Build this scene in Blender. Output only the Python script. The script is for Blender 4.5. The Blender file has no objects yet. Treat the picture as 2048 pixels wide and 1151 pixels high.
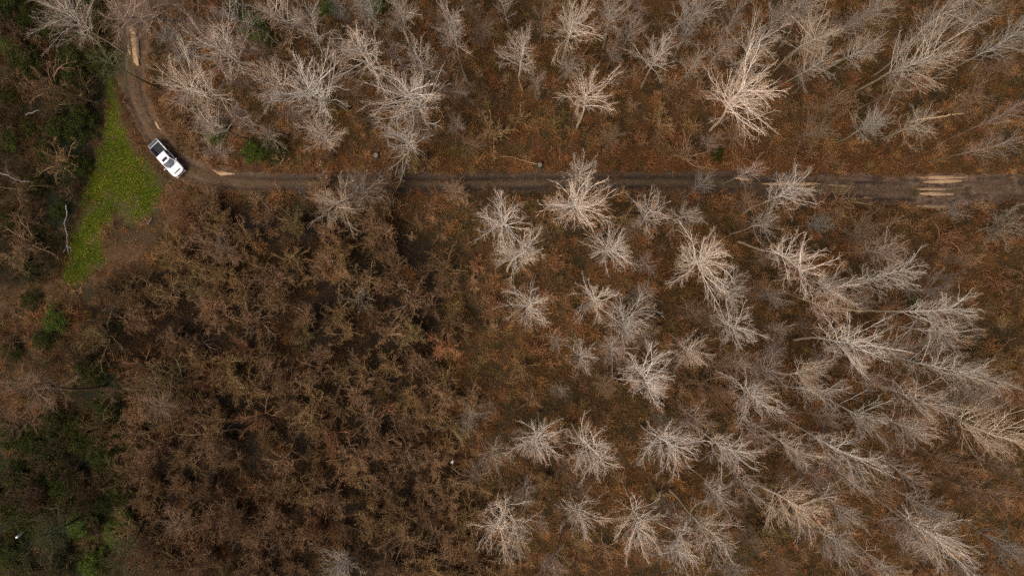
import bpy, math, random
import numpy as np
from mathutils import Vector, Matrix, Euler
R = math.radians
rng = np.random.default_rng(7)
random.seed(7)
scene = bpy.context.scene
COL = scene.collection

# ------------------------------------------------------------------ camera (a drone looking almost straight down)
H = 100.0                                  # metres above the ground
F = 1365.0                                 # focal length in pixels of a 2048 wide picture
cam_d = bpy.data.cameras.new('camera'); cam = bpy.data.objects.new('camera', cam_d); COL.objects.link(cam)
cam_d.sensor_width = 36; cam_d.lens = 36 * F / 2048; cam_d.clip_start = .5; cam_d.clip_end = 3000
fwd = Vector((-51 / F, -27 / F, -1)).normalized()
zax = -fwd; xax = Vector((0, 1, 0)).cross(zax).normalized(); yax = zax.cross(xax)
CM = Matrix((xax, yax, zax)).transposed()
cam.matrix_world = Matrix.Translation((0, 0, H)) @ CM.to_4x4()
scene.camera = cam
CMn = np.array(CM)

def W(px, py, z=0.0):
    """photo pixel -> the point of the real place at height z under it"""
    d = CMn @ np.array([(px - 1024) / F, -(py - 575.5) / F, -1.0])
    k = (z - H) / d[2]
    return Vector((d[0] * k, d[1] * k, z))

def P(x, y, z=0.0):
    """ground coordinates (arrays) -> photo pixels, used to look up what grows where"""
    v = np.stack([np.asarray(x, float), np.asarray(y, float), np.full(np.shape(x), z - H)], -1) @ CMn
    return 1024 + F * v[..., 0] / -v[..., 2], 575.5 - F * v[..., 1] / -v[..., 2]

# ------------------------------------------------------------------ daylight under cloud
world = bpy.data.worlds.new('World'); scene.world = world; world.use_nodes = True
wt = world.node_tree; bg = wt.nodes['Background']
sky = wt.nodes.new('ShaderNodeTexSky'); sky.sky_type = 'NISHITA'; sky.sun_disc = False
SUN_EL, SUN_AZ = 52, 232
sky.sun_elevation = R(SUN_EL); sky.sun_rotation = R(SUN_AZ)
sky.air_density = .7; sky.dust_density = 7.0; sky.ozone_density = .6
wt.links.new(sky.outputs[0], bg.inputs[0]); bg.inputs[1].default_value = .14
sd = bpy.data.lights.new('sun', 'SUN'); sun = bpy.data.objects.new('sun', sd); COL.objects.link(sun)
sd.energy = 1.35; sd.angle = R(34); sd.color = (1, .90, .78)
to_sun = Vector((math.sin(R(SUN_AZ)) * math.cos(R(SUN_EL)), math.cos(R(SUN_AZ)) * math.cos(R(SUN_EL)), math.sin(R(SUN_EL))))
sun.rotation_euler = to_sun.to_track_quat('Z', 'Y').to_euler()
scene.view_settings.view_transform = 'Standard'; scene.view_settings.look = 'None'
scene.view_settings.exposure = 0.2; scene.view_settings.gamma = 1
scene.cycles.max_bounces = 4; scene.cycles.diffuse_bounces = 2; scene.cycles.use_denoising = False
scene.render.film_transparent = False

# ------------------------------------------------------------------ helpers
def tag(o, label=None, cat=None, group=None, kind=None):
    if label: o['label'] = label
    if cat: o['category'] = cat
    if group: o['group'] = group
    if kind: o['kind'] = kind
    return o

def link(name, me, parent=None, mats=()):
    o = bpy.data.objects.new(name, me); COL.objects.link(o)
    if parent is not None: o.parent = parent
    for m in mats:
        if m.name not in [x.name for x in me.materials if x]: me.materials.append(m)
    return o

def np_mesh(name, V, faces, attrs=None, smooth=False):
    """V (n,3); faces a list of (m,k) index arrays"""
    me = bpy.data.meshes.new(name)
    V = np.ascontiguousarray(V, np.float32)
    me.vertices.add(len(V)); me.vertices.foreach_set('co', V.ravel())
    idx = np.concatenate([f.ravel() for f in faces]).astype(np.int32)
    tot = np.concatenate([np.full(len(f), f.shape[1]) for f in faces]).astype(np.int32)
    st = np.concatenate([[0], np.cumsum(tot)[:-1]]).astype(np.int32)
    me.loops.add(len(idx)); me.loops.foreach_set('vertex_index', idx)
    me.polygons.add(len(tot)); me.polygons.foreach_set('loop_start', st)
    try: me.polygons.foreach_set('loop_total', tot)
    except Exception: pass
    for k, a in (attrs or {}).items():
        if a.ndim == 1:
            t = me.attributes.new(k, 'FLOAT', 'POINT'); t.data.foreach_set('value', a.astype(np.float32))
        else:
            t = me.attributes.new(k, 'FLOAT_COLOR', 'POINT')
            c = np.ones((len(V), 4), np.float32); c[:, :3] = a; t.data.foreach_set('color', c.ravel())
    me.update(); me.validate()
    if smooth: me.polygons.foreach_set('use_smooth', np.ones(len(tot), bool))
    return me

def vnoise(x, y, s, seed=0):
    """value noise of cell size s metres, 0..1"""
    r = np.random.default_rng(1000 + seed); T = r.random((256, 256))
    x = np.asarray(x) / s + 900.3; y = np.asarray(y) / s + 900.7
    xi = np.floor(x).astype(int); yi = np.floor(y).astype(int); fx = x - xi; fy = y - yi
    fx = fx * fx * (3 - 2 * fx); fy = fy * fy * (3 - 2 * fy)
    g = lambda a, b: T[a & 255, b & 255]
    return (g(xi, yi) * (1 - fx) + g(xi + 1, yi) * fx) * (1 - fy) + (g(xi, yi + 1) * (1 - fx) + g(xi + 1, yi + 1) * fx) * fy

def fbm(x, y, s, seed=0, o=4):
    t = 0; a = .5; n = 0
    for i in range(o):
        t = t + a * vnoise(x, y, s / 2 ** i, seed * 17 + i); n += a; a *= .55
    return t / n

def sstep(a, b, v): 
    t = np.clip((v - a) / (b - a), 0, 1); return t * t * (3 - 2 * t)

def poly_dist(px, py, pts):
    """signed distance in pixels to a closed polygon, negative inside"""
    px = np.asarray(px, float); py = np.asarray(py, float)
    d = np.full(px.shape, 1e9); ins = np.zeros(px.shape, bool); n = len(pts)
    for i in range(n):
        x0, y0 = pts[i]; x1, y1 = pts[(i + 1) % n]
        ex, ey = x1 - x0, y1 - y0
        t = np.clip(((px - x0) * ex + (py - y0) * ey) / (ex * ex + ey * ey + 1e-9), 0, 1)
        d = np.minimum(d, np.hypot(px - x0 - t * ex, py - y0 - t * ey))
        c = ((y0 > py) != (y1 > py)) & (px < (x1 - x0) * (py - y0) / (y1 - y0 + 1e-12) + x0)
        ins ^= c
    return np.where(ins, -d, d)

def path_dist(px, py, pts):
    """distance to an open path whose points carry a half width: value = distance - half width, and side offset"""
    best = np.full(np.shape(px), 1e9); off = np.zeros(np.shape(px))
    for (x0, y0, w0), (x1, y1, w1) in zip(pts[:-1], pts[1:]):
        ex, ey = x1 - x0, y1 - y0; L = math.hypot(ex, ey)
        t = np.clip(((px - x0) * ex + (py - y0) * ey) / (L * L), 0, 1)
        d = np.hypot(px - x0 - t * ex, py - y0 - t * ey); w = w0 + (w1 - w0) * t
        s = ((px - x0) * ey - (py - y0) * ex) / L
        m = d - w < best
        best = np.where(m, d - w, best); off = np.where(m, s / w, off)
    return best, off

# ------------------------------------------------------------------ where things are (photo pixels of the ground plan)
TRACK = [(262, -160, 30), (262, 0, 34), (264, 70, 38), (262, 130, 34), (268, 185, 26), (292, 245, 25), (322, 292, 26),
         (352, 328, 26), (400, 350, 24), (470, 364, 23), (600, 367, 22), (900, 366, 20), (1250, 362, 19), (1450, 364, 22),
         (1600, 374, 27), (1750, 378, 28), (1830, 382, 33), (1890, 382, 38), (1960, 378, 32), (2060, 375, 26), (2300, 370, 26)]
SPUR = [(352, 335, 26), (345, 380, 26), (320, 430, 30), (285, 470, 32), (235, 515, 26), (180, 550, 20), (90, 585, 22), (-40, 600, 22), (-200, 620, 22)]
GRASS = [(215, 130), (236, 180), (250, 240), (270, 290), (300, 325), (322, 352), (330, 390), (318, 425), (290, 440), (262, 452),
         (235, 430), (212, 450), (202, 490), (222, 520), (200, 540), (165, 560), (125, 572), (118, 550), (140, 500), (160, 430), (174, 370), (194, 300), (206, 230)]
THICKET = [(380, 410), (480, 395), (640, 425), (780, 420), (890, 500), (905, 640), (890, 760), (930, 900), (960, 1000), (990, 1300),
           (200, 1300), (240, 1100), (250, 950), (240, 800), (190, 700), (140, 620), (230, 570), (330, 520), (372, 470)]
DARKGREEN = [[(100, -60), (225, -60), (225, 150), (205, 260), (185, 350), (150, 470), (110, 560), (60, 560), (90, 430), (110, 300), (110, 100)],
             [(150, 700), (240, 720), (250, 950), (235, 1300), (-300, 1300), (-300, 900), (40, 880), (150, 850)]]
LEFT = [(-400, -300), (225, -300), (225, 160), (200, 320), (150, 500), (110, 575), (-400, 620)]
def along(px, py, pts):
    best = np.full(np.shape(px), 1e9); out = np.zeros(np.shape(px)); acc = 0
    for (x0, y0, w0), (x1, y1, w1) in zip(pts[:-1], pts[1:]):
        ex, ey = x1 - x0, y1 - y0; L = math.hypot(ex, ey); t = np.clip(((px - x0) * ex + (py - y0) * ey) / (L * L), 0, 1)
        d = np.hypot(px - x0 - t * ex, py - y0 - t * ey); out = np.where(d < best, acc + t * L, out); best = np.minimum(best, d); acc += L
    return out / 13.65
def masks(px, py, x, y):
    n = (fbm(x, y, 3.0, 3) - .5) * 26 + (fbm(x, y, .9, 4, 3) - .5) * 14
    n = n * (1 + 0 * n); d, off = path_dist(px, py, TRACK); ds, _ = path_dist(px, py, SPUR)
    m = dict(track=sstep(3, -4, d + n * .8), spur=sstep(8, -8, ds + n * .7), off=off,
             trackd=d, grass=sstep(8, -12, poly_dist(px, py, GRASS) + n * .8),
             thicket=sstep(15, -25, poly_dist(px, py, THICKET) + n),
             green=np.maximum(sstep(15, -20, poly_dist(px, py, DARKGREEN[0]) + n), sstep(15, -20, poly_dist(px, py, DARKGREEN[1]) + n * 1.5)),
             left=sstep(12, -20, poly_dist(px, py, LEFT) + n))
    m['grass'] = m['grass'] * (1 - m['track'])
    m['spur'] = m['spur'] * (1 - m['grass'])
    v = (py < 372) * sstep(70, 5, d) * sstep(330, 560, px)
    m['verge'] = v * (1 - m['track']) * (.5 + .5 * sstep(900, 1200, px) * sstep(2000, 1700, px))
    return m

# ------------------------------------------------------------------ materials
def new_mat(name):
    m = bpy.data.materials.new(name); m.use_nodes = True
    nt = m.node_tree; return m, nt, nt.nodes['Principled BSDF']

def noise(nt, scale, detail=4, rough=.6, vec=None):
    n = nt.nodes.new('ShaderNodeTexNoise'); n.inputs['Scale'].default_value = scale
    n.inputs['Detail'].default_value = detail; n.inputs['Roughness'].default_value = rough
    if vec is None:
        tc = nt.nodes.new('ShaderNodeTexCoord'); vec = tc.outputs['Object']
    nt.links.new(vec, n.inputs['Vector']); return n

def maprange(nt, src, a, b, c, d):
    n = nt.nodes.new('ShaderNodeMapRange'); nt.links.new(src, n.inputs[0])
    for i, v in enumerate((a, b, c, d)): n.inputs[i + 1].default_value = v
    return n.outputs[0]

def mixc(nt, kind, fac, a, b):
    n = nt.nodes.new('ShaderNodeMix'); n.data_type = 'RGBA'; n.blend_type = kind
    for sock, v in ((n.inputs[0], fac), (n.inputs[6], a), (n.inputs[7], b)):
        if isinstance(v, (int, float)): sock.default_value = v
        elif isinstance(v, tuple): sock.default_value = (*v, 1)
        else: nt.links.new(v, sock)
    return n.outputs[2]

def attr_mat(name, attr='tint', scale=9, lo=.55, hi=1.5, rough=.9, bump=.0, bscale=14):
    """colour from a mesh attribute, broken up by two sizes of noise"""
    m, nt, b = new_mat(name)
    a = nt.nodes.new('ShaderNodeAttribute'); a.attribute_name = attr
    n1 = noise(nt, scale, 6, .75)
    f = maprange(nt, n1.outputs[0], .3, .7, lo, hi)
    nt.links.new(mixc(nt, 'MULTIPLY', 1.0, a.outputs[0], f), b.inputs['Base Color'])
    b.inputs['Roughness'].default_value = rough; b.inputs['Specular IOR Level'].default_value = .2
    if bump:
        n2 = noise(nt, bscale, 5, .7); bn = nt.nodes.new('ShaderNodeBump'); bn.inputs['Strength'].default_value = bump
        bn.inputs['Distance'].default_value = .12; nt.links.new(n2.outputs[0], bn.inputs['Height']); nt.links.new(bn.outputs[0], b.inputs['Normal'])
    return m

def bark_mat(name, twig_mix, base_low=None):
    """bark: the tree's own tint (object colour), twigs redder than limbs, lichen and darker patches;
    trunk tint is darker and browner low down, fading out with height"""
    m, nt, b = new_mat(name)
    oi = nt.nodes.new('ShaderNodeObjectInfo')
    a = nt.nodes.new('ShaderNodeAttribute'); a.attribute_name = 'lvl'
    n1 = noise(nt, 2.3, 4); n2 = noise(nt, 9, 3)
    c = mixc(nt, 'MULTIPLY', 1.0, oi.outputs['Color'], maprange(nt, n2.outputs[0], .3, .7, .72, 1.2))
    moss = maprange(nt, n1.outputs[0], .5, .72, 0, .55)
    c = mixc(nt, 'MIX', moss, c, mixc(nt, 'MULTIPLY', 1.0, c, (.78, .82, .55)))
    c = mixc(nt, 'MIX', a.outputs['Fac'], c, mixc(nt, 'MULTIPLY', 1.0, c, twig_mix))
    if base_low:
        tc = nt.nodes.new('ShaderNodeTexCoord'); sp = nt.nodes.new('ShaderNodeSeparateXYZ'); nt.links.new(tc.outputs['Object'], sp.inputs[0])
        c = mixc(nt, 'MIX', maprange(nt, sp.outputs[2], 7, 16, 1, 0), c, mixc(nt, 'MULTIPLY', 1.0, c, base_low))
    nt.links.new(c, b.inputs['Base Color']); b.inputs['Roughness'].default_value = .85; b.inputs['Specular IOR Level'].default_value = .2
    return m

M_CROWN = bark_mat('branch_bark', (.86, .68, .54))
M_TRUNK = bark_mat('trunk_bark', (1, 1, 1), (.42, .36, .27))
M_SHRUB = bark_mat('shrub_stems', (.80, .68, .56))
M_GROUND = attr_mat('forest_floor', scale=7, lo=.35, hi=1.9, bump=.5, bscale=9)
M_MUD = attr_mat('rutted_mud', scale=4, lo=.5, hi=1.5, rough=.7, bump=.8, bscale=5)
M_LEAF = attr_mat('fallen_leaves', scale=3, lo=.8, hi=1.2, rough=.7)
M_BRUSH = attr_mat('brush_stems', scale=2, lo=.75, hi=1.25)
M_GRASS = attr_mat('grass_blades', scale=1.5, lo=.7, hi=1.3, rough=.7)
M_GREENLEAF = attr_mat('evergreen_leaves', scale=2, lo=.7, hi=1.3, rough=.9)

def plain(name, col, rough=.6, metal=0, nscale=6, amt=.2, coat=0):
    m, nt, b = new_mat(name)
    n = noise(nt, nscale, 5)
    c = mixc(nt, 'MULTIPLY', 1.0, col, maprange(nt, n.outputs[0], .3, .7, 1 - amt, 1 + amt))
    nt.links.new(c, b.inputs['Base Color']); b.inputs['Roughness'].default_value = rough; b.inputs['Metallic'].default_value = metal
    b.inputs['Coat Weight'].default_value = coat
    return m

def puddle_mat():
    m, nt, b = new_mat('silty_water')
    n = noise(nt, 1.3, 5, .6)
    nt.links.new(mixc(nt, 'MIX', maprange(nt, n.outputs[0], .35, .65, 0, 1), (.33, .215, .12), (.41, .27, .155)), b.inputs['Base Color'])
    b.inputs['Roughness'].default_value = .16; b.inputs['IOR'].default_value = 1.33
    return m
M_WATER = puddle_mat()

# ------------------------------------------------------------------ the ground
def axis(a, b, step, far):
    out = [b + 1.5 * 1.45 ** i for i in range(14) if b + 1.5 * 1.45 ** i < far] + [far]
    return np.array([-(far)] + [a - (v - b) for v in out[:-1]][::-1] + list(np.arange(a, b, step)) + [b] + out)
def ground_z(x, y):
    z = (fbm(x, y, 9, 21) - .5) * .5 + (fbm(x, y, 1.6, 22, 3) - .5) * .22
    px, py = P(x, y); d, off = path_dist(px, py, TRACK)
    k = sstep(14, -6, d)
    rut = np.exp(-((np.abs(off) - .5) / .22) ** 2)
    return z * (1 - k) + k * (-.12 - .16 * rut + (fbm(x, y, .8, 23, 2) - .5) * .10)
xs = axis(-86, 78, .34, 600); ys = axis(-50, 48, .34, 600)
GX, GY = np.meshgrid(xs, ys)
gx, gy = GX.ravel(), GY.ravel(); gpx, gpy = P(gx, gy); gm = masks(gpx, gpy, gx, gy)
def lerp(a, b, t): return a * (1 - t[:, None]) + np.array(b) * t[:, None]
n1 = fbm(gx, gy, 6, 1); n2 = fbm(gx, gy, 2, 2); n3 = fbm(gx, gy, 14, 5)
c = np.tile(np.array([.050, .026, .010]), (len(gx), 1))
c = lerp(c, (.022, .017, .006), sstep(.42, .58, n1) * .9)
c = lerp(c, (.080, .038, .012), sstep(.55, .75, n2) * .8)
c = lerp(c, (.007, .005, .0025), gm['thicket'] * .93)  # dark soil, with the shade of the gaps between shrubs painted in
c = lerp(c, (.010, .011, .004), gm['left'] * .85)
c = lerp(c, (.006, .009, .002), gm['green'] * .9)  # mossy green; shade of the lower-left corner is mixed into this colour too
c = lerp(c, (.075, .042, .020), gm['spur'] * (.35 + .6 * sstep(.4, .6, n2)))
c = lerp(c, (.050, .042, .012), gm['grass'])
c = lerp(c, (.085, .032, .010), gm['verge'] * .7)
far = sstep(1980, 2200, gpx); c = lerp(c, (.045, .032, .014), far)
rows, cols = GX.shape
ids = np.arange(rows * cols).reshape(rows, cols)
quads = np.stack([ids[:-1, :-1], ids[:-1, 1:], ids[1:, 1:], ids[1:, :-1]], -1).reshape(-1, 4)
gz = ground_z(gx, gy); gz[(np.abs(gx) > 130) | (np.abs(gy) > 90)] = 0
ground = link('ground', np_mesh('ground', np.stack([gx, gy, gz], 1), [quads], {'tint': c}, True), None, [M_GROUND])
tag(ground, 'brown forest floor under leafless trees', 'ground', kind='structure')

def region_sheet(name, mask_fn, mat, tint_fn, lift, box, step=.17):
    x0, x1, y0, y1 = box
    X, Y = np.meshgrid(np.arange(x0, x1, step), np.arange(y0, y1, step)); x, y = X.ravel(), Y.ravel()
    px, py = P(x, y); m = masks(px, py, x, y); k = mask_fn(m, x, y, px, py)
    # the sheet dips under the ground at its ragged edge
    ids = np.arange(X.size).reshape(X.shape)
    q = np.stack([ids[:-1, :-1], ids[:-1, 1:], ids[1:, 1:], ids[1:, :-1]], -1).reshape(-1, 4)
    q = q[(k[q] > .3).any(1)]
    use = np.unique(q); re = np.full(X.size, -1); re[use] = np.arange(len(use)); q = re[q]
    xx, yy = x[use], y[use]; sub = {a: b[use] for a, b in m.items()}
    z = ground_z(xx, yy) + lift * np.clip((k[use] - .35) * 3, -1.5, 1)
    return link(name, np_mesh(name, np.stack([xx, yy, z], 1), [q], {'tint': tint_fn(sub, xx, yy, px[use], py[use])}, True), None, [mat])

def mud_tint(m, x, y, px, py):
    a = fbm(x, y, 1.2, 31); al = along(px, py, TRACK); of = m['off'] * 1.6; b = fbm(al * .12, of, .32, 32); b2 = fbm(al * .3, of, .18, 34); d = fbm(x, y, 4, 33)
    c = np.tile(np.array([.058, .037, .022]), (len(x), 1))
    right = sstep(1350, 1750, px); bend = sstep(650, 420, px)
    c = lerp(c, (.120, .074, .045), right * .85)
    c = lerp(c, (.105, .060, .030), bend * .8)
    c = lerp(c, (.034, .023, .015), sstep(.50, .66, b) * .8 * (1 - bend))
    c = lerp(c, (.22, .145, .095), sstep(.55, .75, a) * .6 * np.maximum(right, bend * .4))
    c = lerp(c, (.21, .14, .09), sstep(75, 30, np.abs(px - 1885)) * sstep(.50, .68, b2) * .55)
    mid = np.exp(-(m['off'] / .22) ** 2) * sstep(.4, .6, d)
    c = lerp(c, (.065, .040, .016), mid * .7)
    c = c * (.55 + .9 * b2)[:, None]
    rut = np.exp(-((np.abs(m['off']) - .5 - .12 * (fbm(al, al * 0, 9, 35) - .5)) / .17) ** 2)
    c = lerp(c, (.075, .050, .020), np.exp(-(m['off'] / .2) ** 2) * .5)
    c = lerp(c, (.026, .018, .012), rut * .8 * (1 - right * .6) * (1 - bend * .4))
    return c
track = region_sheet('muddy_track', lambda m, x, y, px, py: m['track'], M_MUD, mud_tint, .03, (-76, 84, 8, 52))
tag(track, 'rutted brown mud track running across the forest and curving round the bend', 'track', kind='structure')

def puddle(pts):
    """outline in plan, smoothed, filled as a level sheet of water lying in its rut"""
    P3 = [W(a, b) for a, b in pts]; n = len(P3); out = []
    for i in range(n):
        p0, p1, p2, p3 = P3[i - 1], P3[i], P3[(i + 1) % n], P3[(i + 2) % n]
        for t in (0, .25, .5, .75):
            v = .5 * ((2 * p1) + (p2 - p0) * t + (2 * p0 - 5 * p1 + 4 * p2 - p3) * t * t + (3 * p1 - p0 - 3 * p2 + p3) * t ** 3)
            v = v + Vector((random.gauss(0, .05), random.gauss(0, .03), 0)); out.append(v)
    V = np.array([(v.x, v.y, 0) for v in out]); zz = ground_z(V[:, 0], V[:, 1])
    cx, cy = V[:, 0].mean(), V[:, 1].mean()
    lvl = max(float(zz.max()), float(ground_z(np.array([cx]), np.array([cy]))[0])) + .05
    N = len(V); V[:, 2] = lvl; B = V.copy(); B[:, 2] = lvl - .3
    VV = np.concatenate([V, B]); i = np.arange(N); j = (i + 1) % N
    me = np_mesh('puddle', VV, [np.arange(N)[None], np.stack([j, i, i + N, j + N], 1)])
    o = link('puddle', me, None, [M_WATER]); tag(o, kind='structure'); return o
def lens(x0, x1, y, h, sk=0, slope=0):
    m = (x0 + x1) / 2; w = (x1 - x0) / 2
    f = lambda u, s: (m + u * w, y + slope * u * w + s * h / 2 * (1 - abs(u) ** 2.4) ** .7)
    return [f(-1, 0), f(-.7, -1), f(-.2 + sk, -1), f(.4, -1), f(.8, -1), f(1, 0), f(.75, 1), f(.2, 1), f(-.3 + sk, 1), f(-.75, 1)]
for a, lab in (
    (lens(1835, 1935, 353.5, 7.5), 'longest tan puddle of the four, nearest the leaf bank, right end of track'),
    (lens(1848, 1928, 362, 8, .1, -.03), 'tan puddle second from the top of the four at the right'),
    (lens(1829, 1904, 377.2, 6), 'narrow tan puddle third from the top of the four at the right'),
    (lens(1839, 1911, 387, 8), 'plump tan puddle lowest of the four on the wide muddy stretch'),
    (lens(1832, 1904, 412, 8, .1, .02), 'ragged pale wet patch on the lower bank beside the four puddles'),
    (lens(1469, 1501, 357, 5.5, 0, .15), 'small tan puddle in the upper rut left of the leaning tree'),
    (lens(1525, 1642, 367, 8, .2), 'long tan puddle half hidden behind the bare tree leaning over the track'),
    (lens(1594, 1629, 377, 6), 'short tan puddle just under the long half hidden one'),
    (lens(1606, 1634, 389, 7), 'short tan puddle in the lower rut under the leaning tree'),
    (lens(1659, 1702, 370.5, 4.5, 0, .06), 'thin tan puddle between the leaning tree and the four puddles'),
    (lens(1725, 1748, 395, 3.5), 'tiny thin tan puddle at the lower edge of the track'),
    ([(263, 72), (272, 70), (277, 80), (277, 100), (278, 118), (276, 132), (268, 124), (264, 110), (263, 90)], 'long ochre puddle pointing up the track above the bend'),
    ([(256, 88), (259, 90), (262, 98), (261, 110), (258, 108), (255, 100)], 'thin sliver of a puddle left of the long ochre one'),
    ([(260, 56), (268, 54), (273, 60), (272, 69), (263, 67), (258, 62)], 'small ochre puddle under the tree branches at the top of the track'),
    ([(309, 243), (314, 244), (319, 251), (323, 260), (317, 258), (311, 251)], 'small slanting tan puddle beside the rear of the pickup'),
    ([(422, 338), (438, 341), (455, 343), (471, 348), (452, 349), (441, 351), (432, 345)], 'pointed tan puddle in the rut ahead of the pickup')):
    tag(puddle(a), lab)

# ------------------------------------------------------------------ growing wood: whole levels of branches at once
def unit(v): return v / (np.linalg.norm(v, axis=-1, keepdims=True) + 1e-9)
def perp(d, rg):
    r = rg.normal(size=d.shape); r -= (r * d).sum(-1, keepdims=True) * d; return unit(r)
def grow(p, d, L, n, wob, up, rg, droop=0):
    """p,d (B,3), L (B) -> points (B,n,3), dirs (B,n,3)"""
    pts = [p]; dirs = [d]; st = (L / (n - 1))[:, None]
    bend = perp(d, rg) * rg.uniform(.3, 1, (len(p), 1)) * wob * .5
    for i in range(n - 1):
        d = unit(d + rg.normal(size=d.shape) * wob + bend + np.array([0, 0, up - droop * i / n]))
        p = p + d * st; pts.append(p); dirs.append(d)
    return np.stack(pts, 1), np.stack(dirs, 1)
def tubes(pts, r0, r1, sides, lvl, power=1.0):
    """-> verts, quads, lvl"""
    B, n, _ = pts.shape
    t = unit(np.gradient(pts, axis=1))
    a = np.where(np.abs(t[..., 2:3]) < .9, np.array([0, 0, 1.]), np.array([1., 0, 0]))
    u = unit(np.cross(t, a)); v = np.cross(t, u)
    s = np.linspace(0, 1, n)[None, :] ** power
    rad = np.asarray(r0)[:, None] * (1 - s) + np.asarray(r1)[:, None] * s
    ang = np.arange(sides) * 2 * np.pi / sides
    V = pts[:, :, None] + rad[..., None, None] * (np.cos(ang)[:, None] * u[:, :, None] + np.sin(ang)[:, None] * v[:, :, None])
    idx = np.arange(B * n * sides).reshape(B, n, sides); nx = np.roll(idx, -1, 2)
    q = np.stack([idx[:, :-1], nx[:, :-1], nx[:, 1:], idx[:, 1:]], -1).reshape(-1, 4)
    return V.reshape(-1, 3), q, np.full(B * n * sides, float(lvl))
class Acc:
    def __init__(s): s.V = []; s.Q = []; s.A = []; s.n = 0
    def add(s, r):
        V, q, a = r; s.V.append(V); s.Q.append(q + s.n); s.A.append(a); s.n += len(V)
    def mesh(s, name, an='lvl'):
        return np_mesh(name, np.concatenate(s.V), [np.concatenate(s.Q)], {an: np.concatenate(s.A)}, True)
def children(pts, dirs, L, k, t0, t1, ang, ratio, rg, taper=.55):
    """k side branches on every parent between t0 and t1 of its length"""
    B, n, _ = pts.shape
    t = (t0 + (t1 - t0) * (np.arange(k)[None] + rg.uniform(0, 1, (B, k))) / k); f = t * (n - 1); i = np.minimum(f.astype(int), n - 2); w = (f - i)[..., None]
    b = np.arange(B)[:, None]
    p = pts[b, i] * (1 - w) + pts[b, i + 1] * w; d = dirs[b, i]
    p = p.reshape(-1, 3); d = d.reshape(-1, 3)
    a = rg.uniform(ang[0], ang[1], len(p))[:, None]
    nd = unit(np.cos(a) * d + np.sin(a) * perp(d, rg))
    nl = (np.repeat(L, k) * (1 - taper * t.ravel()) * rg.uniform(ratio[0], ratio[1], len(p)))
    return p, nd, nl, t.ravel()

def tall_tree(seed):
    """a 24 m tree: returns trunk mesh, crown mesh"""
    rg = np.random.default_rng(seed)
    h = 24.0; style = 'wide' if seed >= 200 else ('feather', 'spread', 'star', 'sparse')[seed % 4]
    fork, k1, tl, e0, e1, l0, l1, up = dict(feather=(rg.uniform(.82, .93), 36, .52, 22, 46, 2.8, 5.6, .015), spread=(rg.uniform(.62, .72), 24, .66, 22, 66, 4.0, 6.2, .045), wide=(rg.uniform(.72, .8), 44, .50, 26, 62, 4.2, 7.4, .03),
        star=(rg.uniform(.72, .82), 38, .60, 22, 68, 3.0, 5.2, .03), sparse=(rg.uniform(.74, .88), 26, .54, 24, 60, 2.4, 5.8, .035))[style]
    tr, td = grow(np.zeros((1, 3)) - np.array([0, 0, .3]), np.array([[0, 0, 1.]]), np.array([h * fork]), 16, rg.uniform(.02, .05), .06, rg)
    tk = Acc(); tk.add(tubes(tr, [.19], [.04 if fork > .8 else .09], 7, 0))
    cr = Acc(); B = k1; tlow = tl + rg.uniform(-.04, .04)
    t = np.sort(tlow + (1 - tlow) * (np.arange(B) + rg.uniform(0, 1, B)) / B) if style != 'spread' else np.sort(np.concatenate([rg.uniform(tlow, 1, 10), rg.uniform(.93, 1, B - 10)]))
    f = t * 15; i = np.minimum(f.astype(int), 14); w = (f - i)[:, None]
    p = tr[0, i] * (1 - w) + tr[0, i + 1] * w
    az = np.arange(B) * 2.4 + rg.uniform(-.5, .5, B)
    el = np.radians(rg.uniform(e0, e1, B) * (1 - .35 * (t - tlow) / (1 - tlow)))
    d = np.stack([np.sin(el) * np.cos(az), np.sin(el) * np.sin(az), np.cos(el)], 1)
    side = 1 + rg.uniform(.0, .13) * np.cos(az - rg.uniform(0, 6.28))
    L = np.clip(rg.uniform(l0, l1, B) * side, 1.8, 8)
    pts, dr = grow(p, d, L, 12, .085, up, rg)
    rr = .010 + .0058 * L
    cr.add(tubes(pts, rr, np.full(B, .012), 5, .0))
    p2, d2, L2, t2 = children(pts, dr, L, 6, .15, .92, (.22, .6), (.36, .68), rg, .7)
    L2 = np.clip(L2, .6, 3.2)
    pts2, dr2 = grow(p2, d2, L2, 7, .10, .03, rg); r2 = .0085 + .0046 * L2
    cr.add(tubes(pts2, r2, np.full(len(L2), .007), 4, .3))
    p3, d3, L3, _ = children(pts2, dr2, L2, 4 if style in ('feather', 'wide') else 5, .2, .98, (.25, .62), (.34, .6), rg)
    L3 = np.clip(L3, .35, 1.6)
    pts3, dr3 = grow(p3, d3, L3, 4, .12, .04, rg)
    cr.add(tubes(pts3, np.full(len(L3), .0088), np.full(len(L3), .0055), 3, .5))
    p4, d4, L4, _ = children(pts3, dr3, L3, 2, .4, 1.0, (.25, .65), (.45, .9), rg, .3)
    L4 = np.clip(L4, .25, .9)
    pts4, _ = grow(p4, d4, L4, 3, .12, .08, rg)
    cr.add(tubes(pts4, np.full(len(L4), .0068), np.full(len(L4), .0045), 3, 1.0))
    return tk.mesh('trunk'), cr.mesh('crown'), pts2.reshape(-1, 3)

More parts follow.
